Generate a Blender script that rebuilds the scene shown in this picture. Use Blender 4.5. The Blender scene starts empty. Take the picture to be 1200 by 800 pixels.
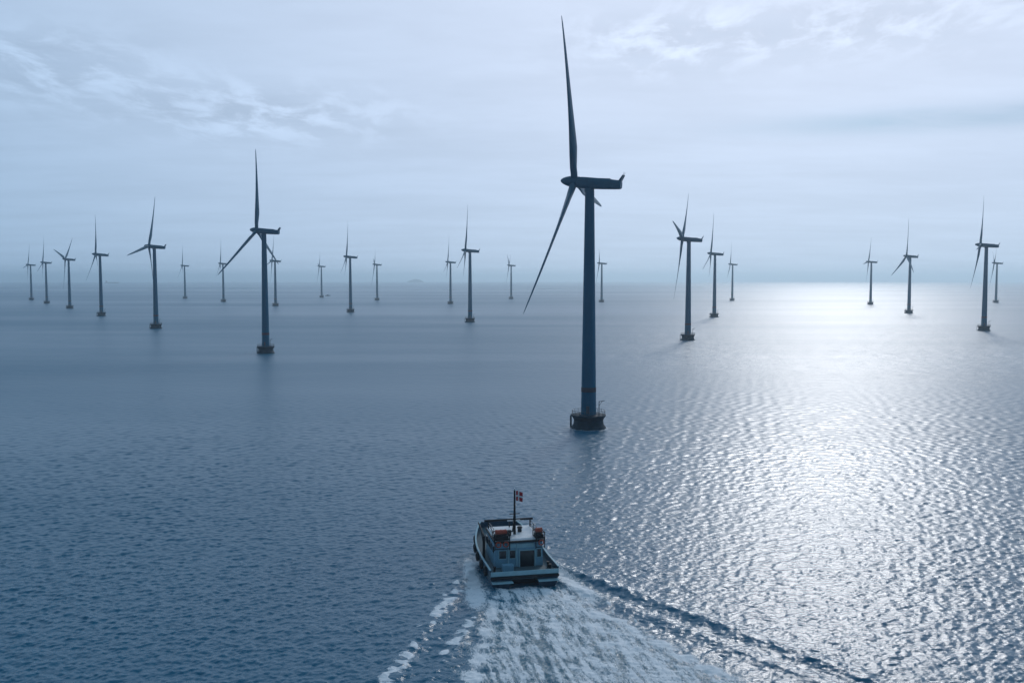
import bpy, bmesh, math, random
import numpy as np
from mathutils import Vector, Matrix
R_ = math.radians
scene = bpy.context.scene
col = scene.collection
RE = 6.371e6                      # earth radius: the sea really curves away

# ------------------------------------------------------------------ camera
CAM_H = 41.9
cam_d = bpy.data.cameras.new('camera')
cam = bpy.data.objects.new('camera', cam_d); col.objects.link(cam)
cam_d.sensor_width = 36.0; cam_d.lens = 36.0 * 1141 / 1200
cam_d.clip_start = 1.0; cam_d.clip_end = 80000
cam.location = (0, 0, CAM_H)
cam.rotation_euler = (R_(90) - math.atan(74 / 1141), 0, 0)
scene.camera = cam

# ------------------------------------------------------------------ sun, sky, exposure
SUN_EL, SUN_AZ = 25.0, 18.5       # azimuth to the right of the view axis (+Y)
sd = Vector((math.sin(R_(SUN_AZ)) * math.cos(R_(SUN_EL)), math.cos(R_(SUN_AZ)) * math.cos(R_(SUN_EL)), math.sin(R_(SUN_EL))))
sun_l = bpy.data.lights.new('sun', 'SUN'); sun_l.energy = 0.52; sun_l.angle = R_(9.5); sun_l.color = (1.0, 0.985, 0.975)
sun = bpy.data.objects.new('sun', sun_l); col.objects.link(sun)
sun.rotation_euler = (-sd).to_track_quat('-Z', 'Y').to_euler(); sun.location = (0, 0, 300)
scene.view_settings.view_transform = 'Standard'; scene.view_settings.look = 'None'
scene.view_settings.exposure = 0.56; scene.view_settings.gamma = 1.0; scene.view_settings.use_curve_mapping = False
scene.cycles.max_bounces = 6; scene.cycles.volume_bounces = 3
scene.cycles.sample_clamp_indirect = 6.0
scene.cycles.use_denoising = True; scene.cycles.use_adaptive_sampling = False

class NT:
    """small helper for node trees"""
    def __init__(s, tree):
        s.t = tree; s.n = tree.nodes; s.l = tree.links
    def node(s, typ, **kw):
        n = s.n.new(typ)
        for k, v in kw.items():
            if k == 'ins':
                for a, b in v.items():
                    if hasattr(b, 'is_output'): s.l.new(b, n.inputs[a])
                    else: n.inputs[a].default_value = b
            else: setattr(n, k, v)
        return n
    def math(s, op, a, b=0.0, clamp=False):
        return s.node('ShaderNodeMath', operation=op, use_clamp=clamp, ins={0: a, 1: b}).outputs[0]
    def vmath(s, op, a, b=(0, 0, 0)):
        return s.node('ShaderNodeVectorMath', operation=op, ins={0: a, 1: b})
    def rng(s, v, a, b, c, d, smooth=True):
        return s.node('ShaderNodeMapRange', interpolation_type='SMOOTHSTEP' if smooth else 'LINEAR',
                      ins={0: v, 1: a, 2: b, 3: c, 4: d}).outputs[0]
    def mix(s, f, a, b, blend='MIX'):
        n = s.node('ShaderNodeMix', data_type='RGBA', blend_type=blend)
        for i, v in ((0, f), (6, a), (7, b)):
            if hasattr(v, 'is_output'): s.l.new(v, n.inputs[i])
            else: n.inputs[i].default_value = v
        return n.outputs[2]
    def noise(s, vec, scale, detail=4, rough=.5, dist=0.0, dims='3D'):
        n = s.node('ShaderNodeTexNoise', noise_dimensions=dims,
                   ins={'Vector': vec, 'Scale': scale, 'Detail': detail, 'Roughness': rough, 'Distortion': dist})
        return n.outputs[0]

world = bpy.data.worlds.new('World'); scene.world = world; world.use_nodes = True
W = NT(world.node_tree); W.n.clear()
out = W.node('ShaderNodeOutputWorld'); bg = W.node('ShaderNodeBackground', ins={'Strength': 0.1})
W.l.new(bg.outputs[0], out.inputs[0])
sky = W.node('ShaderNodeTexSky', sky_type='NISHITA', sun_disc=False, sun_elevation=R_(SUN_EL), sun_rotation=R_(SUN_AZ),
             air_density=1.0, dust_density=1.2, ozone_density=2.0)
tc = W.node('ShaderNodeTexCoord'); D = tc.outputs['Generated']
sep = W.node('ShaderNodeSeparateXYZ', ins={0: D}); dx, dy, dz = sep.outputs
dot = W.vmath('DOT_PRODUCT', D, tuple(sd)).outputs['Value']
half = W.math('MULTIPLY_ADD', dot, .5); W.n[-1].inputs[2].default_value = .5
g1 = W.math('POWER', half, 2.0)
g2 = W.math('POWER', W.math('MAXIMUM', dot, 0.0), 12.0)
lum = W.math('ADD', W.math('ADD', W.math('MULTIPLY', g1, .45), .125), W.math('MULTIPLY', g2, .02))
# thin high veil: a little dimmer and bluer towards the horizon
lum = W.math('MULTIPLY', lum, W.math('MULTIPLY', W.rng(dz, 0.0, .24, .95, 1.0), W.rng(dz, .36, .85, 1.0, .5)))
tint = W.mix(W.rng(lum, .28, .64, 0, 1, False), (.52, .90, 1.34, 1), (.91, .96, 1.13, 1))
veil = W.vmath('SCALE', tint); W.l.new(lum, veil.inputs['Scale']); veil = veil.outputs[0]
# cloud sheets seen in perspective: direction projected on a plane overhead
inv = W.math('DIVIDE', 1.0, W.math('MAXIMUM', W.math('ADD', dz, .055), .02))
plane = W.node('ShaderNodeCombineXYZ', ins={0: W.math('MULTIPLY', dx, inv), 1: W.math('MULTIPLY', dy, inv), 2: 0.0}).outputs[0]
pl2 = W.vmath('MULTIPLY', plane, (1.0, 1.9, 1)).outputs[0]
n1 = W.noise(pl2, .55, 5, .55, .2)
n2 = W.noise(pl2, 1.7, 7, .6, .3)
n3 = W.noise(pl2, 6.0, 7, .64, .3)
cl = W.math('ADD', W.math('MULTIPLY', n1, .6), W.math('ADD', W.math('MULTIPLY', n2, .28), W.math('MULTIPLY', n3, .12)))
# layers: soft large bands everywhere, crisp wisps in a belt of altocumulus
def patch(az, el, wa, we):
    a = W.math('ARCTAN2', dx, dy)
    e = W.math('ARCSINE', dz)
    u = W.math('DIVIDE', W.math('SUBTRACT', a, R_(az)), R_(wa)); v = W.math('DIVIDE', W.math('SUBTRACT', e, R_(el)), R_(we))
    r2 = W.math('ADD', W.math('MULTIPLY', u, u), W.math('MULTIPLY', v, v))
    return W.math('EXPONENT', W.math('MULTIPLY', r2, -1.0))
wisp = W.math('ADD', W.math('ADD', patch(-25.5, 11.0, 6, 1.7), patch(-14, 9.2, 7, 1.5)), W.math('ADD', patch(8.5, 13.2, 5, 1.6), patch(19, 13.5, 9, 1.5)), clamp=True)
wn = W.rng(W.noise(W.vmath('MULTIPLY', plane, (1.15, .62, 1)).outputs[0], 4.2, 9, .62, .35), .36, .66, -1, 1)
bright = W.math('ADD', W.math('MULTIPLY', W.rng(cl, .32, .68, -1, 1), .055), W.math('MULTIPLY', W.math('MULTIPLY', W.math('MAXIMUM', wn, -.35), wisp), .20))
veil = W.vmath('SCALE', veil); W.l.new(W.math('ADD', bright, 1.0), veil.inputs['Scale'])
veil.inputs[0].default_value = (0, 0, 0); W.l.new(W.vmath('SCALE', tint).outputs[0], veil.inputs[0])
sc1 = veil.inputs[0].links[0].from_node; W.l.new(lum, sc1.inputs['Scale'])
veil10 = W.vmath('SCALE', veil.outputs[0]); veil10.inputs['Scale'].default_value = 10.0
gap = W.math('MULTIPLY', patch(24, 8.4, 9, .6), W.rng(n2, .3, .55, .5, 1))
gap2 = W.math('MULTIPLY', wisp, W.rng(wn, -.2, -.9, 0, .06))
cover = W.math('SUBTRACT', .93, W.math('ADD', W.math('MULTIPLY', gap, .6), gap2), clamp=True)
blue = W.mix(1.0, sky.outputs[0], (.11, .18, .28, 1), 'MULTIPLY')
W.l.new(W.mix(cover, blue, veil10.outputs[0]), bg.inputs[0])

# ------------------------------------------------------------------ helpers
def mat(name, color, rough=.5, metal=0.0, var=.12, scale=1.2, streak=1.0):
    m = bpy.data.materials.new(name); m.use_nodes = True
    T = NT(m.node_tree); b = T.n['Principled BSDF']
    co = T.node('ShaderNodeTexCoord').outputs['Object']
    v = T.vmath('MULTIPLY', co, (1, 1, streak)).outputs[0]
    n = T.noise(v, scale, 6, .62)
    c = T.mix(T.rng(n, .3, .7, 0, 1), tuple(x * (1 - var) for x in color) + (1,), tuple(min(1, x * (1 + var)) for x in color) + (1,))
    T.l.new(c, b.inputs['Base Color'])
    T.l.new(T.rng(n, .3, .7, rough * .85, min(1, rough * 1.15)), b.inputs['Roughness'])
    b.inputs['Metallic'].default_value = metal
    return m

def tag(o, label=None, cat=None, group=None, kind=None):
    if label: o['label'] = label
    if cat: o['category'] = cat
    if group: o['group'] = group
    if kind: o['kind'] = kind
    return o

def empty(name, loc=(0, 0, 0), rz=0):
    o = bpy.data.objects.new(name, None); col.objects.link(o)
    o.location = loc; o.rotation_euler = (0, 0, rz); o.empty_display_size = 2
    return o

class MB:
    """collects shapes into one mesh"""
    def __init__(s): s.bm = bmesh.new()
    def box(s, c, size, rot=None, bev=0.0):
        r = bmesh.ops.create_cube(s.bm, size=1.0)
        vs = r['verts']
        M = Matrix.Translation(c) @ (rot.to_4x4() if rot else Matrix.Identity(4)) @ Matrix.Diagonal((*size, 1))
        bmesh.ops.transform(s.bm, matrix=M, verts=vs)
        if bev:
            es = list({e for v in vs for e in v.link_edges})
            bmesh.ops.bevel(s.bm, geom=es, offset=bev, segments=2, affect='EDGES', profile=.5)
        return s
    def tube(s, p, q, r1, r2=None, seg=10, caps=True):
        p, q = Vector(p), Vector(q); r2 = r1 if r2 is None else r2
        d = q - p
        M = Matrix.Translation((p + q) / 2) @ d.to_track_quat('Z', 'Y').to_matrix().to_4x4()
        bmesh.ops.create_cone(s.bm, cap_ends=caps, segments=seg, radius1=r1, radius2=r2, depth=d.length, matrix=M)
        return s
    def path(s, pts, r, seg=8):
        for a, b in zip(pts[:-1], pts[1:]): s.tube(a, b, r, seg=seg)
        return s
    def loft(s, rings, close=True, cap=True):
        vr = [[s.bm.verts.new(p) for p in ring] for ring in rings]
        n = len(vr[0])
        for a, b in zip(vr[:-1], vr[1:]):
            for i in range(n if close else n - 1):
                j = (i + 1) % n
                s.bm.faces.new((a[i], a[j], b[j], b[i]))
        if cap and close:
            s.bm.faces.new(list(reversed(vr[0]))); s.bm.faces.new(vr[-1])
        return s
    def lathe(s, prof, seg=32, center=(0, 0, 0), axis='Z'):
        rings = []
        for r, z in prof:
            ring = []
            for k in range(seg):
                a = 2 * math.pi * k / seg
                if axis == 'Z': ring.append((center[0] + r * math.cos(a), center[1] + r * math.sin(a), center[2] + z))
                else: ring.append((center[0] + z, center[1] + r * math.sin(a), center[2] + r * math.cos(a)))
            rings.append(ring)
        return s.loft(rings)
    def build(s, name, m, parent=None, smooth=None):
        bmesh.ops.recalc_face_normals(s.bm, faces=s.bm.faces)
        me = bpy.data.meshes.new(name); s.bm.to_mesh(me); s.bm.free()
        me.materials.append(m)
        if smooth is not None:
            me.polygons.foreach_set('use_smooth', [True] * len(me.polygons))
            me.set_sharp_from_angle(angle=R_(smooth))
        o = bpy.data.objects.new(name, me); col.objects.link(o)
        if parent: o.parent = parent
        return o

def drop(x, y): return -(x * x + y * y) / (2 * RE)

# ------------------------------------------------------------------ boat placement (needed by the wake)
STERN = np.array([1.75, 130.2]); HEAD = R_(12.0)          # heading, left of the view axis
FWD = np.array([-math.sin(HEAD), math.cos(HEAD)]); RGT = np.array([math.cos(HEAD), math.sin(HEAD)])
BOAT_L = 19.0

# ------------------------------------------------------------------ sea
rng = np.random.default_rng(11)
r_list = [0.0, 12, 24, 36, 46, 54, 62, 70, 76, 80]
r = 80.0
while r < 30000:
    d = min(max(.125, r * r / (CAM_H * 1141) * .36), 1200)
    if r < 92: d = .3
    r += d; r_list.append(r)
rad = np.array(r_list)
fine = np.arange(-R_(40), R_(40) + 1e-9, .00108)
side = [R_(40)]
st = .00108
while side[-1] < math.pi - .03:
    st = min(st * 1.12, .035); side.append(side[-1] + st)
side = np.array(side[1:]); side = side[side < math.pi - .01]
ang = np.concatenate([-side[::-1], fine, side])
NR, NA = len(rad), len(ang)
drr = np.gradient(rad)
cell = np.maximum(drr, rad * .00108)
sn, cs = np.sin(ang).astype(np.float32), np.cos(ang).astype(np.float32)
X = (rad[:, None] * sn[None, :]).astype(np.float32)
Y = (rad[:, None] * cs[None, :]).astype(np.float32)
Z = np.zeros_like(X)
# wind sea: many short-crested sines, each faded out where the sheet gets too coarse to carry it;
# the slope that is lost there goes into the roughness of the surface
comps = []
NC = 320
lam = np.exp(rng.uniform(np.log(.34), np.log(5.0), NC))
for L in lam:
    th = R_(-62) + rng.normal() * R_(46)
    slope = .0180 * (1.12 if L < 1.4 else 1.12 * (1.4 / L) ** .8)      # rms-ish slope amplitude per wave
    comps.append((L, th, slope, rng.uniform(0, 2 * math.pi)))
res_var = np.zeros(NR)
patchy = (1 + .28 * np.sin(X * .021 + 1.3 * np.sin(Y * .013)) * np.sin(Y * .017 + 2 + 1.1 * np.sin(X * .011))).astype(np.float32)
for L, th, slope, ph in comps:
    w = np.clip((L / cell - 2.4) / 2.2, 0, 1); w = w * w * (3 - 2 * w)
    res_var += slope ** 2 / 4 * (1 - w ** 2)
    rows = np.nonzero((w > .01) & (rad > 60))[0]
    if len(rows) == 0: continue
    a, b = rows[0], rows[-1] + 1
    k = 2 * math.pi / L
    p = k * (X[a:b] * math.cos(th) + Y[a:b] * math.sin(th)) + ph
    s_ = np.sin(p); h = s_ + .22 * (s_ * s_ - .5)          # slightly peaked crests
    Z[a:b] += (slope / k) * w[a:b, None].astype(np.float32) * h * patchy[a:b]
rough_row = np.sqrt(np.sqrt(0.6 * res_var + .0004))            # Blender roughness = sqrt(alpha)
# ---- wake of the boat: Kelvin arms, churned water and foam
a = np.searchsorted(rad, 84); b = np.searchsorted(rad, 175)
px, py = X[a:b] - STERN[0], Y[a:b] - STERN[1]
s = -(px * FWD[0] + py * FWD[1])                            # metres behind the stern
t = px * RGT[0] + py * RGT[1]                               # metres to starboard
at = np.abs(t)
def smooth(x, e0, e1):
    q = np.clip((x - e0) / (e1 - e0), 0, 1); return q * q * (3 - 2 * q)
def field(n, l0, l1, seed, stretch=1.0):
    g = np.random.default_rng(seed); f = np.zeros_like(s)
    for _ in range(n):
        L = math.exp(g.uniform(math.log(l0), math.log(l1))); th = g.uniform(0, 2 * math.pi)
        f += np.sin(2 * math.pi / L * (s / stretch * math.cos(th) + t * math.sin(th)) + g.uniform(0, 6.28)).astype(np.float32)
    return f / math.sqrt(n / 2)
nA, nB, nC = field(20, 1.6, 6, 5), field(40, .5, 1.7, 6), field(26, .9, 3.5, 7, 3.5)
nD = field(40, .45, 1.8, 8, 7.0)                               # long thin strands along the track
sb = s + BOAT_L - 3                                         # metres behind the bow shoulder
tanb = np.where(t < 0, math.tan(R_(22.5)), math.tan(R_(25.5)))
arm = 3.2 + sb * tanb
u = at - arm + .22 * nA
amp = np.where(t < 0, .36, .44) * smooth(sb, 0, 8) * np.clip(16 / np.maximum(sb + 8, 8), 0, 1) ** .45
prof = np.exp(-(u / 1.15) ** 2) - .6 * np.exp(-((u + 2.6) / 1.4) ** 2) + .6 * np.exp(-((u + 5.2) / 1.25) ** 2) - .35 * np.exp(-((u + 7.8) / 1.5) ** 2)
seg = np.clip(.75 + .25 * np.sin(s * .42 + np.sign(t) * .6 + .4 * nA + .06 * u) + .1 * nC, 0, 1)
Z[a:b] += (amp * prof * (.15 + .85 * seg)).astype(np.float32)
hw = 4.7 + np.maximum(s, 0) * .29                           # half width of the churned band
band = smooth(hw - at + .9 * nA + .5 * nD, -1.6, 2.4) * smooth(s, -.6, .6)
Z[a:b] += (band * (.012 * nB + .022 * nA + .022 * nC) * np.exp(-np.maximum(s, 0) / 55) + .25 * np.exp(-((s - 2.5) / 1.6) ** 2) * (at < 4.4) * band).astype(np.float32)
foam = np.zeros_like(s)
foam = np.maximum(foam, band * (.63 - .001 * np.maximum(s, 0) + .08 * nC + .05 * nA + .10 * nD + .09 * np.cos(3.4 * math.pi * t / hw) * smooth(s, 4, 14) + .22 * np.exp(-np.maximum(s, 0) / 3.5) + .06 * np.tanh(t / 4)))
edge = np.exp(-((at - hw + .9) / (1.0 + .03 * np.maximum(s, 0))) ** 2) * smooth(s, -1, 2)
foam = np.maximum(foam, edge * (.75 + .22 * nA))
hullband = np.exp(-((at - 5.3 - .10 * sb) / (.8 + .05 * sb)) ** 2) * smooth(sb, -1, 3) * (1 - smooth(s, 4, 12))
foam = np.maximum(foam, hullband * (1.0 + .08 * nA))
bowf = np.exp(-((u + .3) / 1.35) ** 2) * smooth(sb, 0, 4) * smooth(np.sin(s * .37 + np.sign(t) * .6 + 1.0 * nA) + .35 * nC, -.8, .6) * np.where(t < 0, 1.08, .55)
bow2 = np.exp(-((u + 5.0) / 1.25) ** 2) * smooth(sb, 10, 20) * smooth(np.sin(s * .33 + 2.4 + .9 * nA) + .35 * nC, -.5, .7) * np.where(t < 0, 1.0, .5)
crest = np.clip(np.maximum(bowf, bow2), 0, 1)
CREST = np.zeros_like(X); CREST[a:b] = crest
FOAM = np.zeros_like(X); a2, b2 = np.searchsorted(rad, 255), np.searchsorted(rad, 285)
dA = np.hypot(X[a2:b2] - 21.5, Y[a2:b2] - 271.5)              # wash round the nearest foundation
FOAM[a2:b2] = .55 * np.exp(-((dA - 5.3) / .8) ** 2)
FOAM[a:b] = np.clip(foam, 0, 1)
CHURN = np.zeros_like(X); CHURN[a:b] = np.clip(np.maximum(band, hullband), 0, 1)
Z += (-(X.astype(np.float64) ** 2 + Y.astype(np.float64) ** 2) / (2 * RE)).astype(np.float32)
verts = np.stack([X, Y, Z], -1).reshape(-1, 3)
ii, jj = np.meshgrid(np.arange(1, NR - 1), np.arange(NA), indexing='ij')
j2 = (jj + 1) % NA
quads = np.stack([ii * NA + jj, ii * NA + j2, (ii + 1) * NA + j2, (ii + 1) * NA + jj], -1).reshape(-1, 4)
tri_j = np.arange(NA)
tris = np.stack([np.full(NA, 0), NA + (tri_j + 1) % NA, NA + tri_j], -1)      # fan under the camera
me = bpy.data.meshes.new('water')
nv, nq, nt = len(verts), len(quads), len(tris)
me.vertices.add(nv); me.vertices.foreach_set('co', verts.ravel())
me.loops.add(nq * 4 + nt * 3)
me.loops.foreach_set('vertex_index', np.concatenate([quads[:, ::-1].ravel(), tris[:, ::-1].ravel()]).astype(np.int32))
me.polygons.add(nq + nt)
me.polygons.foreach_set('loop_start', np.concatenate([np.arange(nq) * 4, nq * 4 + np.arange(nt) * 3]).astype(np.int32))
me.polygons.foreach_set('use_smooth', np.ones(nq + nt, dtype=bool))
me.update(calc_edges=True)
for nm, arr in (('foam', FOAM), ('crest', CREST), ('churn', CHURN), ('rough', np.repeat(rough_row[:, None], NA, 1)), ('cell', np.repeat(cell[:, None], NA, 1))):
    at_ = me.attributes.new(nm, 'FLOAT', 'POINT'); at_.data.foreach_set('value', arr.astype(np.float32).ravel())
if me.polygons[10].normal.z < 0: me.flip_normals()
water = bpy.data.objects.new('water', me); col.objects.link(water); tag(water, kind='structure')

m = bpy.data.materials.new('sea_water'); m.use_nodes = True
T = NT(m.node_tree); pb = T.n['Principled BSDF']; mo = T.n['Material Output']
A = lambda n: T.node('ShaderNodeAttribute', attribute_name=n).outputs['Fac']
co = T.node('ShaderNodeTexCoord').outputs['Object']
near = T.rng(A('cell'), .14, .9, 1.0, 0.0)
streak = T.noise(T.vmath('MULTIPLY', co, (.0011, .0045, 0)).outputs[0], 1.0, 5, .6, .4)
streak2 = T.noise(T.vmath('MULTIPLY', co, (.00025, .0016, 0)).outputs[0], 1.0, 4, .55, .3)
sv = T.math('ADD', T.math('MULTIPLY', T.rng(streak, .3, .7, -1, 1), .16), T.math('MULTIPLY', T.rng(streak2, .3, .7, -1, 1), .14))
rgh = T.math('MULTIPLY', A('rough'), T.math('ADD', 1.0, sv))
pb.inputs['Base Color'].default_value = (.003, .132, .224, 1)
pb.inputs['IOR'].default_value = 1.333
T.l.new(rgh, pb.inputs['Roughness'])
rip = T.noise(T.vmath('MULTIPLY', co, (2.0, 2.6, 1)).outputs[0], 1.0, 4, .68, .3)
bump = T.node('ShaderNodeBump', ins={'Distance': .20, 'Height': rip})
T.l.new(T.math('MULTIPLY', near, T.math('ADD', .32, T.math('MULTIPLY', A('churn'), .6))), bump.inputs['Strength'])
swell = T.noise(T.vmath('MULTIPLY', co, (.10, .17, 1)).outputs[0], 1.0, 6, .72, .4)
bump2 = T.node('ShaderNodeBump', ins={'Distance': 1.0, 'Height': swell, 'Normal': bump.outputs[0]})
T.l.new(T.rng(A('cell'), .3, 2.5, 0.0, .7), bump2.inputs['Strength'])
T.l.new(bump2.outputs[0], pb.inputs['Normal'])
# foam: lace of bubbles, denser where the water was churned
trk = T.node('ShaderNodeMapping', ins={'Vector': co, 'Rotation': (0, 0, -HEAD)}).outputs[0]
f1 = T.noise(T.vmath('MULTIPLY', trk, (2.8, .6, 1)).outputs[0], 1.0, 9, .78, .6); f2 = T.noise(T.vmath('MULTIPLY', trk, (7.0, 1.8, 1)).outputs[0], 1.0, 5, .7, .4)
f0 = T.noise(T.vmath('MULTIPLY', trk, (1.5, .7, 1)).outputs[0], 1.0, 4, .6, 1.2)
ridge = T.rng(T.math('ABSOLUTE', T.math('SUBTRACT', f0, .5)), 0.0, .13, 1.0, 0.0)      # thin bright strands between dark cells
fv = T.math('ADD', T.math('MULTIPLY', ridge, .15), T.math('ADD', T.math('MULTIPLY', f1, .5), T.math('MULTIPLY', f2, .37)))
thr = T.math('SUBTRACT', .82, T.math('MULTIPLY', A('foam'), .55))
fm = T.rng(T.math('SUBTRACT', fv, thr), -.12, .17, 0, .96)
fm = T.math('MULTIPLY', fm, T.rng(A('foam'), .02, .2, 0, 1))
arm_ = T.node('ShaderNodeMapping', ins={'Vector': co, 'Rotation': (0, 0, R_(-16))}).outputs[0]
f3 = T.noise(T.vmath('MULTIPLY', arm_, (.8, 3.4, 1)).outputs[0], 1.0, 6, .7, .6)
f4 = T.math('ADD', T.math('MULTIPLY', f3, .7), T.math('MULTIPLY', f2, .3))
cm = T.rng(T.math('SUBTRACT', f4, T.math('SUBTRACT', .80, T.math('MULTIPLY', A('crest'), .46))), -.02, .12, 0, 1)
fm = T.math('MAXIMUM', fm, T.math('MULTIPLY', cm, T.rng(A('crest'), .05, .3, 0, 1)))
fo = T.node('ShaderNodeBsdfPrincipled', ins={'Base Color': (.94, .96, .97, 1), 'Roughness': .7})
fb = T.node('ShaderNodeBump', ins={'Distance': .10, 'Height': fv, 'Strength': .7}); T.l.new(fb.outputs[0], fo.inputs['Normal'])
mx = T.node('ShaderNodeMixShader', ins={0: fm, 1: pb.outputs[0], 2: fo.outputs[0]})
T.l.new(mx.outputs[0], mo.inputs[0])
# aerated water in the wake is paler and greener
T.l.new(T.mix(T.math('MULTIPLY', A('churn'), .7), (.003, .132, .224, 1), (.015, .17, .24, 1)), pb.inputs['Base Color'])
me.materials.append(m)

# ------------------------------------------------------------------ haze: one closed box of even air
hz = MB(); hz.box((0, 0, -36), (64000, 64000, 340)); 
HZ_TOP = 128.0
hm = bpy.data.materials.new('haze'); hm.use_nodes = True
H = NT(hm.node_tree); H.n.clear()
ho = H.node('ShaderNodeOutputMaterial')
pv = H.node('ShaderNodeVolumePrincipled', ins={'Color': (.80, .94, 1.0, 1), 'Density': 1.35e-4, 'Anisotropy': .6})
H.l.new(pv.outputs[0], ho.inputs['Volume'])
haze = hz.build('haze', hm); tag(haze, kind='stuff')
low = drop(30000, 0) - 1.5
for v in haze.data.vertices: v.co.z = HZ_TOP if v.co.z > 0 else low
hm.cycles.homogeneous_volume = True if hasattr(hm.cycles, 'homogeneous_volume') else None

# ------------------------------------------------------------------ wind turbines
M_tower = mat('tower_backlit_tone', (.003, .13, .22), .42, var=.10, scale=.35, streak=.25)  # backlit shade put into these dark turbine blues; real turbines are light grey
M_blade = mat('blade_backlit_tone', (.005, .13, .21), .38, var=.06, scale=.2)
M_nac = mat('nacelle_backlit_tone', (.005, .13, .21), .42, var=.08, scale=.6)
M_conc = mat('wet_concrete', (.006, .036, .058), .7, var=.3, scale=.9)
M_steel = mat('galvanised_steel', (.10, .12, .14), .5, .6, var=.15, scale=2)
M_rust = mat('rust_red_paint', (.05, .045, .06), .6, var=.2, scale=2)
for m_ in (M_tower, M_blade, M_nac, M_conc): m_.node_tree.nodes['Principled BSDF'].inputs['Specular IOR Level'].default_value = .18
HUB = 68.2; OH = 4.4; TILT = R_(6); RBL = 44.6

def ellipse(rx, ry, cx, cy, z, n=24, p=1.0):
    out = []
    for k in range(n):
        a = 2 * math.pi * k / n; c, s2 = math.cos(a), math.sin(a)
        out.append((cx + rx * math.copysign(abs(c) ** p, c), cy + ry * math.copysign(abs(s2) ** p, s2), z))
    return out

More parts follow.
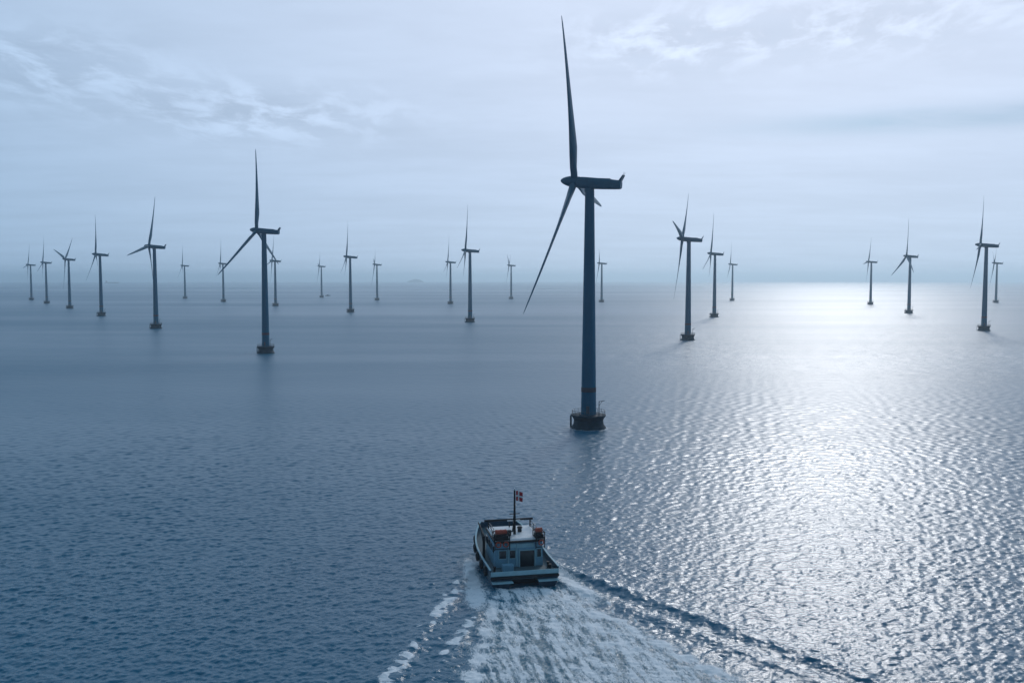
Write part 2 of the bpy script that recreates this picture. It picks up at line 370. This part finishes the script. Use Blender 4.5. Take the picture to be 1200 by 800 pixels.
def make_turbine():
    root = empty('wind_turbine')
    # gravity foundation with a flared ice collar and working platform
    f = MB(); f.lathe([(4.9, -6), (4.9, .25), (4.55, .7), (4.25, 1.1), (4.1, 2.3), (4.45, 3.0), (4.75, 3.35), (4.85, 3.45), (4.85, 3.75), (4.7, 3.82), (2.3, 3.84)], 40)
    fo_ = f.build('foundation', M_conc, root, 30)
    rl = MB()
    for k in range(20):
        a = 2 * math.pi * k / 20; rl.tube((4.65 * math.cos(a), 4.65 * math.sin(a), 3.8), (4.65 * math.cos(a), 4.65 * math.sin(a), 5.0), .045, seg=6)
    for z in (4.4, 5.0):
        pts = [(4.65 * math.cos(2 * math.pi * k / 40), 4.65 * math.sin(2 * math.pi * k / 40), z) for k in range(41)]
        rl.path(pts, .045, 6)
    rl.build('railing', M_steel, fo_)
    for sgn in (-1,):
        bt = MB()
        for o_ in (-.5, .5): bt.tube((sgn * 5.15, o_, -2), (sgn * 5.15, o_, 3.4), .14, seg=8)
        for k in range(12): bt.tube((sgn * 5.1, -.5, -.6 + k * .4), (sgn * 5.1, .5, -.6 + k * .4), .05, seg=6)
        for z in (.3, 3.6): bt.tube((sgn * 5.15, .5, z), (sgn * 4.3, .5, z), .08, seg=6); bt.tube((sgn * 5.15, -.5, z), (sgn * 4.3, -.5, z), .08, seg=6)
        bt.build('boat_landing', M_steel, fo_, 40)
    dv = MB(); dv.tube((3.4, -1.6, 3.8), (3.4, -1.6, 7.8), .13, .1); dv.tube((3.4, -1.6, 7.75), (5.2, -2.4, 8.2), .09, .07); dv.tube((3.4, -1.6, 6.6), (4.4, -2.04, 7.95), .05)
    dv.build('davit_crane', M_steel, fo_, 40)
    # tower
    t_ = MB(); prof = []
    for z in np.linspace(3.84, 66.0, 26):
        q = (z - 3.84) / 62.2; prof.append((2.15 * (1 - q) + 1.28 * q, z))
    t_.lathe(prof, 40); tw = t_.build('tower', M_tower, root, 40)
    for z in (24.5, 45.2):
        fl = MB()
        q = (z - 3.84) / 62.2; rr = 2.15 * (1 - q) + 1.28 * q
        fl.lathe([(rr - .05, z - .09), (rr + .035, z - .07), (rr + .035, z + .07), (rr - .05, z + .09)], 40)
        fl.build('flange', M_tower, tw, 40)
    dr = MB(); dr.box((0.3, -2.17, 5.3), (.95, .2, 2.2), bev=.05); dr.build('door', M_steel, tw)
    bd = MB(); bd.lathe([(2.03, 10.2), (2.115, 10.22), (2.10, 11.5), (2.02, 11.52)], 40); bd.build('marking_band', M_rust, tw, 40)
    # nacelle
    n = MB(); rings = []
    for x, hw_, zt, zb in ((-3.55, 1.5, 1.5, -1.5), (-3.2, 1.58, 1.55, -1.56), (-.8, 1.6, 1.5, -1.65), (3, 1.55, 1.36, -1.62), (7.2, 1.42, 1.08, -1.5), (8.6, 1.32, .98, -1.4), (8.95, 1.15, .8, -1.2)):
        rings.append([(x, y, (zt + zb) / 2 + z) for y, z, _ in ellipse(hw_, (zt - zb) / 2, 0, 0, 0, 28, .55)])
    n.loft(rings); n.tube((0, 0, -2.6), (0, 0, -1.4), 1.34, 1.4, 32)
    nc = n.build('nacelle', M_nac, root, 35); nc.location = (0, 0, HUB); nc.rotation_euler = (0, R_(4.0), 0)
    v = MB(); v.loft([[(8.2, y, .85), (8.85, y, .75), (9.6, y, 2.45), (9.25, y, 2.45)] for y in (-1.0, 1.0)])
    for y in (-.7, .7): v.tube((9.38, y, 2.4), (9.6, y, 3.3), .05, .03, 6)
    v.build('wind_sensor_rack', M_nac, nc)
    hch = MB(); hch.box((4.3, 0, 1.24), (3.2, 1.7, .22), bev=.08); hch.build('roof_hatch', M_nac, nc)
    # rotor
    sp = MB(); prof = [(1.30, .85), (1.50, .75), (1.56, .0), (1.52, -.8), (1.38, -1.7), (1.12, -2.6), (.82, -3.3), (.5, -3.75), (.2, -3.98), (.02, -4.04)]
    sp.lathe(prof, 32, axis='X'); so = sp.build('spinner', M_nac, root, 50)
    so.location = (-OH * math.cos(TILT), 0, HUB + OH * math.sin(TILT)); so.rotation_euler = (0, TILT, 0)
    # blade along +Z, leading edge on -Y side, pre-cone towards the wind
    b_ = MB(); rings = []
    st_ = [1.0, 1.6, 2.6, 4, 5.5, 7.5, 9.5, 12, 15, 18, 21, 24, 27, 30, 33, 36, 38.5, 40.5, 42.2, 43.4, 44.1, 44.5, RBL]
    for rr in st_:
        q = rr / RBL
        ch = np.interp(rr, [1, 2.6, 5.5, 9.5, 12, 24, 36, 42.2, 44.1, RBL], [1.9, 1.95, 2.6, 3.3, 3.2, 2.25, 1.35, .8, .42, .08])
        th_ = np.interp(rr, [1, 2.6, 5.5, 9.5, 15, 24, 44.6], [1.0, .98, .62, .40, .29, .22, .16])
        tw_ = R_(np.interp(rr, [1, 6, 10, 20, 32, 44.6], [24, 24, 19, 12, 7, 5]))
        ccx = np.interp(rr, [1, 2.6, 9.5, 44.6], [.5, .5, .36, .30])
        ring = []
        for k in range(20):
            a_ = 2 * math.pi * k / 20
            xc = .5 + .5 * math.cos(a_)                       # 1 = trailing edge
            yt = .5 * math.sin(a_) * (1.0 if th_ > .9 else (1.25 - .75 * xc) ** (1.0))
            cx_, ty_ = (xc - ccx) * ch, yt * ch * th_
            yy = cx_ * math.cos(tw_) - ty_ * math.sin(tw_); xx = cx_ * math.sin(tw_) + ty_ * math.cos(tw_)
            ring.append((-(math.sin(R_(2.2)) * rr + 1.0 * q ** 2.4) + xx, yy, rr))
        rings.append(ring)
    b_.loft(rings)
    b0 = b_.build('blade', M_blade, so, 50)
    for k in (1, 2):
        bb = b0.copy(); col.objects.link(bb); bb.parent = so; bb.rotation_euler = (R_(120 * k), 0, 0)
    return root

def copy_tree(o, parent=None):
    c = o.copy(); col.objects.link(c)
    if parent: c.parent = parent
    for ch in list(o.children): copy_tree(ch, c)
    return c

TURB = [  # x, y, yaw, rotor phase, label
 (21.5, 271.5, 19, 25, 'tallest and nearest wind turbine, backlit dark blue, standing in the sea just beyond the boat'),
 (-138.4, 546, 10, 5, 'second tallest wind turbine, left of centre, two lower blades spread either side of its tower'),
 (119.8, 662.3, 16, 78, 'turbine right of the tallest one, short blade and long blade raised in a V'),
 (379.3, 781.6, 25, 97, 'largest turbine near the right edge, one blade up, one hanging left of its tower'),
 (-298.3, 815.3, -3, 102, 'turbine at left with one blade nearly level and one raised, base below its neighbours'),
 (-40.2, 934.6, 2, 114, 'larger turbine of the close pair just left of the centre, one blade straight up'),
 (219.0, 1054.0, 17, 114, 'middle turbine in the row of three receding right of the tallest turbine'),
 (-458.7, 1087.7, -15, 12, 'turbine with a far ship just right of its tower, lower blade slanting left'),
 (478.3, 1173.3, 3, 118, 'turbine on the right like an upside-down Y against the bright sea'),
 (-200.0, 1207.0, -6, 118, 'turbine midway between the two small pale ones right of the second tallest turbine'),
 (-617.4, 1360.0, -7, 74, 'turbine near the left edge with two blades raised in a wide V'),
 (415.2, 1837.4, 12, 112, 'smallest turbine at the far end of the row receding right of the tallest one'),
 (836.6, 1684.3, 22, 58, 'small pale turbine just behind and right of the largest one near the right edge'),
 (575.9, 1565.0, 26, 96, 'small turbine on the bright sea, leftmost of those in the sun glare at right'),
 (-100.8, 1598.7, 0, 114, 'smaller fainter turbine just left of the larger one of the central pair'),
 (-1.7, 1990.4, 5, 62, 'small faint lone turbine between the central pair and the tallest turbine'),
 (-418.6, 2143.4, -9, 84, 'faint tiny turbine right of the second tallest one, beside a tiny far boat'),
 (-258.9, 1871.0, -6, 76, 'small faint turbine between the tiny far boat and the central pair of turbines'),
 (-359.0, 1479.3, -7, 100, 'small turbine half hidden behind the lower right blade of the second tallest turbine'),
 (-518.6, 1751.7, -12, 4, 'small turbine touched by the lower left blade tip of the second tallest turbine'),
 (-678.9, 2024.1, -12, 6, 'small faint lone turbine midway between the level-bladed turbine and the second tallest one'),
 (-779.4, 1632.4, -19, 112, 'second turbine from the left edge, one blade straight up'),
 (-939.2, 1904.7, -19, 100, 'leftmost and faintest turbine at the left edge of the farm'),
 (158.0, 1718.0, 6, 58, 'small faint turbine close behind the right side of the tallest tower'),
]
proto = make_turbine()
for i, (x, y, yaw, ph, label) in enumerate(TURB):
    o = proto if i == 0 else copy_tree(proto)
    o.location = (x, y, drop(x, y)); o.rotation_euler = (0, 0, R_(-yaw))
    tag(o, label, 'wind turbine', 'offshore wind turbines')
    for ch in o.children:
        if ch.name.startswith('spinner'): ch.rotation_euler = (R_(ph), TILT, 0)

# ------------------------------------------------------------------ work boat: a broad twin-hulled service vessel seen from astern
M_hull = mat('navy_hull_paint', (.018, .060, .105), .35, var=.15, scale=.8)
M_pale = mat('pale_blue_paint', (.34, .55, .60), .4, var=.10, scale=1.0)
M_white = mat('white_paint', (.78, .80, .80), .4, var=.05, scale=1.5)
M_cab = mat('cabin_blue_paint', (.20, .40, .52), .4, var=.12, scale=.8)
M_deck = mat('grey_deck', (.10, .15, .17), .7, var=.2, scale=1.5)
M_dark = mat('black_rubber', (.010, .012, .016), .7, var=.2, scale=3)
M_glass = mat('dark_window_glass', (.010, .020, .030), .08, var=.1, scale=1)
M_red = mat('red_paint', (.50, .085, .045), .5, var=.2, scale=2)
M_flag = mat('red_cloth', (.50, .03, .04), .8, var=.1, scale=4)
M_cross = mat('white_cloth', (.80, .78, .76), .8, var=.05, scale=4)
boat = empty('service_boat', (STERN[0], STERN[1], 0), HEAD)
tag(boat, 'blue work boat with white roof and red flag, trailing a wide foaming wake', 'boat')
# local frame: +Y forward from the stern, +X starboard, z=0 waterline
L = BOAT_L
def sheer(y): return 2.05 + 1.9 * max(0, (y - 5) / (L - 5)) ** 1.7
def beam(y): return 4.75 * (1 - .42 * max(0, (y - 9) / (L - 9)) ** 2.2)
for sgn in (-1, 1):
    h = MB(); rings = []
    for y in np.linspace(0, L, 20):
        q = max(0, (y - 8) / (L - 8)); bw = beam(y); zt = sheer(y) - .35
        inn = bw - 2.9 * (1 - .55 * q ** 2); keel = -1.2 + 1.5 * q ** 3; mid = (bw + inn) / 2
        out_b = bw - .22 - .9 * q ** 2
        pts = [(bw, y, zt), (out_b, y, .4 + .5 * q), (mid + .25 * (1 - q), y, keel), (mid - .25 * (1 - q), y, keel), (inn + .1, y, .4 + .5 * q), (inn, y, 1.1), (inn, y, zt)]
        rings.append([(sgn * p[0], p[1], p[2]) for p in pts])
    h.loft(rings); h.build('hull', M_hull, boat, 35)
d = MB(); rings = []
for y in np.linspace(.05, L - .1, 20):
    bw = beam(y) - .03; zt = sheer(y) - .35
    rings.append([(-bw, y, zt + .002), (bw, y, zt + .002), (bw, y, zt - .6), (-bw, y, zt - .6)])
d.loft(rings); dk = d.build('deck', M_deck, boat)
# tunnel bulkhead between the hulls, set back from the transom
tn = MB(); tn.box((0, 1.4, .75), (3.5, .3, 1.2)); tn.build('tunnel_bulkhead', M_dark, boat)
# bulwark: outward flared plating around the deck with a pale cap rail
bk = MB()
for sgn in (-1, 1):
    rings = []
    for y in np.linspace(.1, L, 24):
        bw = beam(y); zt = sheer(y)
        rings.append([(sgn * (bw + .005), y, zt - .36), (sgn * (bw + .06), y, zt + .45), (sgn * (bw - .04), y, zt + .45), (sgn * (bw - .1), y, zt - .30)])
    bk.loft(rings)
bk.box((0, L - .03, sheer(L) + .05), (2 * beam(L), .1, .8))
bk.build('bulwark', M_hull, boat)
cp = MB()
for sgn in (-1, 1):
    rings = []
    for y in np.linspace(.1, L, 24):
        bw = beam(y); zt = sheer(y) + .452
        rings.append([(sgn * (bw + .14), y, zt), (sgn * (bw + .14), y, zt + .10), (sgn * (bw - .12), y, zt + .10), (sgn * (bw - .12), y, zt)])
    cp.loft(rings)
cp.build('cap_rail', M_pale, boat)
tr = MB(); tr.box((0, -.06, 1.98), (9.5, .12, .62), bev=.03); tr.build('transom_panel', M_pale, boat)
rb = MB(); rb.box((0, -.14, 1.42), (9.6, .3, .34), bev=.1); rb.build('stern_fender', M_dark, boat)
pl = MB()
for sgn in (-1, 1): pl.box((sgn * 3.2, -.45, .92), (2.9, .95, .14), bev=.04)
pl.build('stern_step', M_pale, boat)
# tyre fenders along both sides
for sgn in (-1, 1):
    for y in (3.0, 6.2, 9.4, 12.4, 15.2):
        f = MB(); bw = beam(y) + .16; z = sheer(y) - .45
        ringsn = []
        for k in range(16):
            a_ = 2 * math.pi * k / 16
            ringsn.append([(sgn * bw + .2 * math.cos(b_), y + (.5 + .2 * math.sin(b_)) * math.cos(a_), z + (.5 + .2 * math.sin(b_)) * math.sin(a_)) for b_ in np.linspace(0, 2 * math.pi, 9)[:-1]])
        ringsn.append(ringsn[0]); f.loft(ringsn, cap=False); bmesh.ops.remove_doubles(f.bm, verts=f.bm.verts, dist=1e-4)
        f.build('tyre_fender', M_dark, boat, 60)
# cabin: lower deckhouse and wheelhouse roof
DZ = 1.72
c = MB(); c.loft([[(-3.45, 3.6, DZ), (3.45, 3.6, DZ), (3.3, 11.6, DZ), (-3.3, 11.6, DZ)], [(-3.35, 3.75, 5.25), (3.35, 3.75, 5.25), (3.05, 10.9, 5.25), (-3.05, 10.9, 5.25)]])
bmesh.ops.bevel(c.bm, geom=list(c.bm.edges), offset=.07, segments=2, affect='EDGES')
cab = c.build('cabin', M_cab, boat, 40)
aft = lambda z: 3.6 + .15 * (z - DZ) / (5.25 - DZ)
dd = MB(); dd.box((1.15, 3.62, 2.85), (2.0, .12, 2.2), bev=.03); do = dd.build('doorway', M_glass, cab)
fr = MB()
for x in (.02, 2.28): fr.box((x, 3.60, 2.9), (.16, .2, 2.4), bev=.02)
fr.box((1.15, 3.62, 4.06), (2.44, .2, .16), bev=.02); fr.build('door_frame', M_pale, do)
for x, w in ((-2.35, 1.0), (-.95, .8), (2.85, .55)):
    wn_ = MB(); wn_.box((x, 3.64, 3.55), (w, .1, 1.1), bev=.03); wo = wn_.build('window', M_glass, cab)
    wf = MB()
    for k in (-1, 1): wf.box((x + k * (w / 2 + .05), 3.63, 3.55), (.1, .16, 1.3), bev=.015)
    for k in (-1, 1): wf.box((x, 3.632, 3.55 + k * .6), (w, .15, .1), bev=.015)
    wf.build('window_frame', M_pale, wo)
for sgn in (-1, 1):
    for y in (5.2, 7.0, 8.8, 10.6):
        sw = MB(); sw.box((sgn * 3.31, y, 4.0), (.16, 1.2, 1.0), bev=.03); sw.build('window', M_glass, cab)
bs = MB(); bs.box((.35, 3.63, 4.72), (3.6, .1, .62), bev=.03); bs.build('name_board', M_pale, cab)
vp = MB()
for x in (-1.6, -.35): vp.tube((x, 3.52, 1.8), (x, 3.6, 5.1), .09, seg=10)
vp.build('drain_pipe', M_pale, cab, 40)
# overhanging roof
rf = MB(); rf.loft([[(-3.6, 3.2, 5.26), (3.6, 3.2, 5.26), (3.35, 11.3, 5.26), (-3.35, 11.3, 5.26)], [(-3.6, 3.2, 5.5), (3.6, 3.2, 5.5), (3.35, 11.3, 5.5), (-3.35, 11.3, 5.5)]])
rf.build('roof_edge', M_dark, boat)
r2 = MB(); r2.loft([[(-3.4, 3.5, 5.5), (3.4, 3.5, 5.5), (3.2, 11.1, 5.5), (-3.2, 11.1, 5.5)], [(-3.2, 3.9, 5.68), (3.2, 3.9, 5.68), (3.0, 10.8, 5.68), (-3.0, 10.8, 5.68)]])
rt = r2.build('roof', M_white, boat)
rr_ = MB()
for y in (6.2, 8.2, 10.4):
    for sgn in (-1, 1): rr_.tube((sgn * 3.1, y, 5.6), (sgn * 3.1, y, 6.55), .05, seg=6)
for sgn in (-1, 1):
    for z in (6.1, 6.55): rr_.tube((sgn * 3.1, 6.2, z), (sgn * 3.1, 10.4, z), .05, seg=6)
rr_.build('railing', M_steel, rt)
hb = MB(); hb.tube((-3.7, 10.3, 6.75), (3.5, 10.3, 6.75), .16, seg=10)
for x in (-3.1, 0, 3.1): hb.tube((x, 10.3, 5.6), (x, 10.3, 6.75), .1, seg=8)
hb.build('antenna_bar', M_dark, rt, 40)
# dark gear racks on both aft corners of the upper deck, each with a red raft canister and lifebuoys
for sgn, w in ((-1, 2.1), (1, 1.25)):
    x0 = sgn * (3.55 - w / 2)
    er = MB()
    for ex in (-w / 2, w / 2):
        for ey in (3.15, 5.0): er.tube((x0 + ex, ey, 4.3 if ey < 4 else 5.6), (x0 + ex, ey, 6.6), .07, seg=8)
    for ez in (4.5, 5.75, 6.55):
        er.tube((x0 - w / 2, 3.15, ez), (x0 + w / 2, 3.15, ez), .06, seg=8)
        if ez > 5: er.tube((x0 - w / 2, 5.0, ez), (x0 + w / 2, 5.0, ez), .06, seg=8)
        for ex in (-w / 2, w / 2):
            if ez > 5: er.tube((x0 + ex, 3.15, ez), (x0 + ex, 5.0, ez), .06, seg=8)
    er.box((x0, 4.1, 5.95), (w - .15, 1.5, .55), bev=.08)
    eo = er.build('gear_rack', M_dark, rt, 40)
    lr = MB(); yc = 4.1
    lr.tube((x0 - w * .38, yc, 6.62), (x0 + w * .38, yc, 6.62), .36, seg=18)
    for ex in (-w * .3, 0, w * .3): lr.tube((x0 + ex - .05, yc, 6.62), (x0 + ex + .05, yc, 6.62), .39, seg=18)
    lr.build('life_raft_canister', M_red, eo, 40)
    for ex in ((-.55, .5) if sgn < 0 else (.1,)):
        lb = MB(); rings = []
        for k in range(18):
            a_ = 2 * math.pi * k / 18
            rings.append([(x0 + ex + (.34 + .09 * math.cos(b_)) * math.cos(a_), 3.02 + .09 * math.sin(b_), 5.15 + (.34 + .09 * math.cos(b_)) * math.sin(a_)) for b_ in np.linspace(0, 2 * math.pi, 9)[:-1]])
        rings.append(rings[0]); lb.loft(rings, cap=False); bmesh.ops.remove_doubles(lb.bm, verts=lb.bm.verts, dist=1e-4)
        lb.build('lifebuoy', M_red, eo, 60)
for x, y in ((-1.0, 5.6), (.9, 7.4)):
    vt = MB(); vt.tube((x, y, 5.6), (x, y, 6.25), .3, .3, 14); vt.tube((x, y, 6.25), (x, y, 6.45), .42, .3, 14); vt.build('roof_vent', M_dark, rt, 40)
# mast with yard, lights and ensign
mt = MB(); mt.tube((-.1, 6.2, 5.6), (-.1, 6.2, 12.0), .20, .12, 12); mt.tube((-.1, 7.6, 5.6), (-.1, 6.3, 9.2), .09, .07, 8)
ms = mt.build('mast', M_dark, boat, 40)
yd = MB(); yd.tube((-.85, 6.2, 8.6), (.65, 6.2, 8.6), .06, seg=8); yd.build('yard_arm', M_dark, ms)
rd = MB(); rd.box((-.1, 6.75, 7.5), (1.9, .22, .18), bev=.05); rd.tube((-.1, 6.6, 7.15), (-.1, 6.75, 7.45), .12); rd.build('radar_scanner', M_white, ms)
wl = MB(); wl.tube((-.1, 6.2, 11.95), (-.1, 6.2, 12.25), .11, seg=10); wl.build('masthead_light', M_white, ms)
def cloth(name, x0, x1, z0, z1, mt_, parent, off=0.0):
    g = MB(); nx, nz = 14, 10; rows_ = []
    for k in range(nz + 1):
        row = []
        for i in range(nx + 1):
            fx = x0 + (x1 - x0) * i / nx; fz = z0 + (z1 - z0) * k / nz
            row.append((.05 + fx, 6.2 + .16 * math.sin(fx * 5.2 + fz * 1.2) * min(1, fx * 2), 11.85 + fz - .22 * fx * fx + .04 * math.sin(fx * 7)))
        rows_.append(row)
    g.loft(rows_, close=False)
    o = g.build(name, mt_, parent, 80)  # thin cloth
    sm = o.modifiers.new('thickness', 'SOLIDIFY'); sm.thickness = .012 + 2.4 * abs(off); sm.offset = 0
    return o
fg = cloth('flag', .05, 1.0, -1.4, 0, M_flag, ms); fg['label'] = 'red flag with a white cross'
cloth('white_cross', .36, .56, -1.4, 0, M_cross, fg, .012)
cloth('white_cross', .05, 1.0, -.82, -.58, M_cross, fg, .013)
# deck gear aft
for x, y in ((3.9, 1.4), (3.9, 2.6), (-3.9, 1.6)):
    bo = MB(); bo.tube((x, y, DZ), (x, y, DZ + .75), .16, .16, 12); bo.tube((x, y, DZ + .72), (x, y, DZ + .82), .24, .24, 12); bo.build('bollard', M_dark, boat, 40)
bx = MB(); bx.box((-2.0, 1.9, DZ + .5), (1.5, 1.0, .95), bev=.05); bx.build('deck_locker', M_cab, boat)
cr = MB(); cr.tube((-4.1, 8.6, 1.7), (-4.1, 8.6, 5.0), .22, .18, 12); cr.tube((-4.1, 8.6, 4.9), (-4.2, 12.4, 6.0), .15, .1, 10); cr.tube((-4.1, 8.6, 3.6), (-4.15, 10.2, 5.25), .1); cr.build('deck_crane', M_dark, boat, 40)

# ------------------------------------------------------------------ far things
def at_px(xp, dist): return (xp - 600) / 1141 * dist, dist
M_far = mat('grey_ship_paint', (.06, .08, .11), .5, var=.2, scale=.05)
x, y = at_px(132, 9500)
sh = empty('cargo_ship', (x, y, drop(x, y)), R_(8)); tag(sh, 'long low faint ship on the horizon behind a turbine at far left', 'ship')
h = MB(); rings = []
for q in np.linspace(-1, 1, 13):
    w = 11 * (1 - abs(max(q - .55, 0) / .45) ** 2 * .93) * (1 if q > -.9 else .8)
    z = 10 + 3 * max(0, q - .7) / .3
    rings.append([(q * 66, -w, z), (q * 66 - 0, -w * .75, -4), (q * 66, w * .75, -4), (q * 66, w, z)])
h.loft(rings); h.build('hull', M_far, sh)
s_ = MB(); s_.box((-50, 0, 16), (14, 18, 13), bev=.5); s_.box((-50, 0, 24), (9, 20, 4), bev=.4); so_ = s_.build('superstructure', M_far, sh)
fn = MB(); fn.tube((-56, 0, 22), (-57, 0, 31), 2.4, 2.0, 14); fn.build('funnel', M_far, so_, 40)
for k in range(4):
    hc = MB(); hc.box((-26 + k * 20, 0, 11.4), (15, 15, 3.2), bev=.4); hc.build('hatch_cover', M_far, sh)
fm_ = MB(); fm_.tube((57, 0, 12), (57, 0, 22), .6, .3); fm_.build('foremast', M_far, sh)
x, y = at_px(387, 2330)
vb = empty('motor_boat', (x, y, drop(x, y)), R_(70)); tag(vb, 'tiny grey boat low on the water far off between two faint turbines', 'boat')
h = MB(); rings = []
for q in np.linspace(0, 1, 11):
    w = 2.0 * (1 - max(0, (q - .5) / .5) ** 2.2 * .96); z = 1.3 + .9 * q * q
    rings.append([(-w, q * 13, z), (-w * .7, q * 13, -.5 + .5 * q ** 3), (w * .7, q * 13, -.5 + .5 * q ** 3), (w, q * 13, z)])
h.loft(rings); h.build('hull', M_far, vb)
h = MB(); h.loft([[(-1.5, 3, 1.2), (1.5, 3, 1.2), (1.4, 9, 1.2), (-1.4, 9, 1.2)], [(-1.35, 3.2, 3.9), (1.35, 3.2, 3.9), (1.2, 7.8, 3.9), (-1.2, 7.8, 3.9)]]); ca = h.build('cabin', M_white, vb)
h = MB(); h.box((0, 8.45, 3.0), (2.2, .5, .8), Matrix.Rotation(R_(24), 3, 'X')); h.build('window', M_glass, ca)
h = MB(); h.tube((0, 4.5, 3.8), (0, 4.3, 7.0), .12, .06); h.build('mast', M_far, vb)
# low islet on the horizon
x, y = at_px(487, 12500)
isl = MB(); rings = []
g = random.Random(4)
for k in range(7):
    q = k / 6; rr = math.cos(q * math.pi / 2) ** .7
    rings.append([((115 * rr + g.uniform(-6, 6) * rr) * math.cos(a_) + 8 * q, 60 * rr * math.sin(a_), -4 + 46 * q * (1 + .06 * math.sin(3 * a_)) + g.uniform(-1, 1)) for a_ in np.linspace(0, 2 * math.pi, 25)[:-1]])
isl.loft(rings); io = isl.build('islet', mat('islet_ground', (.05, .07, .06), .9, var=.3, scale=.02), None, 60)
io.location = (x, y, drop(x, y)); tag(io, kind='structure')
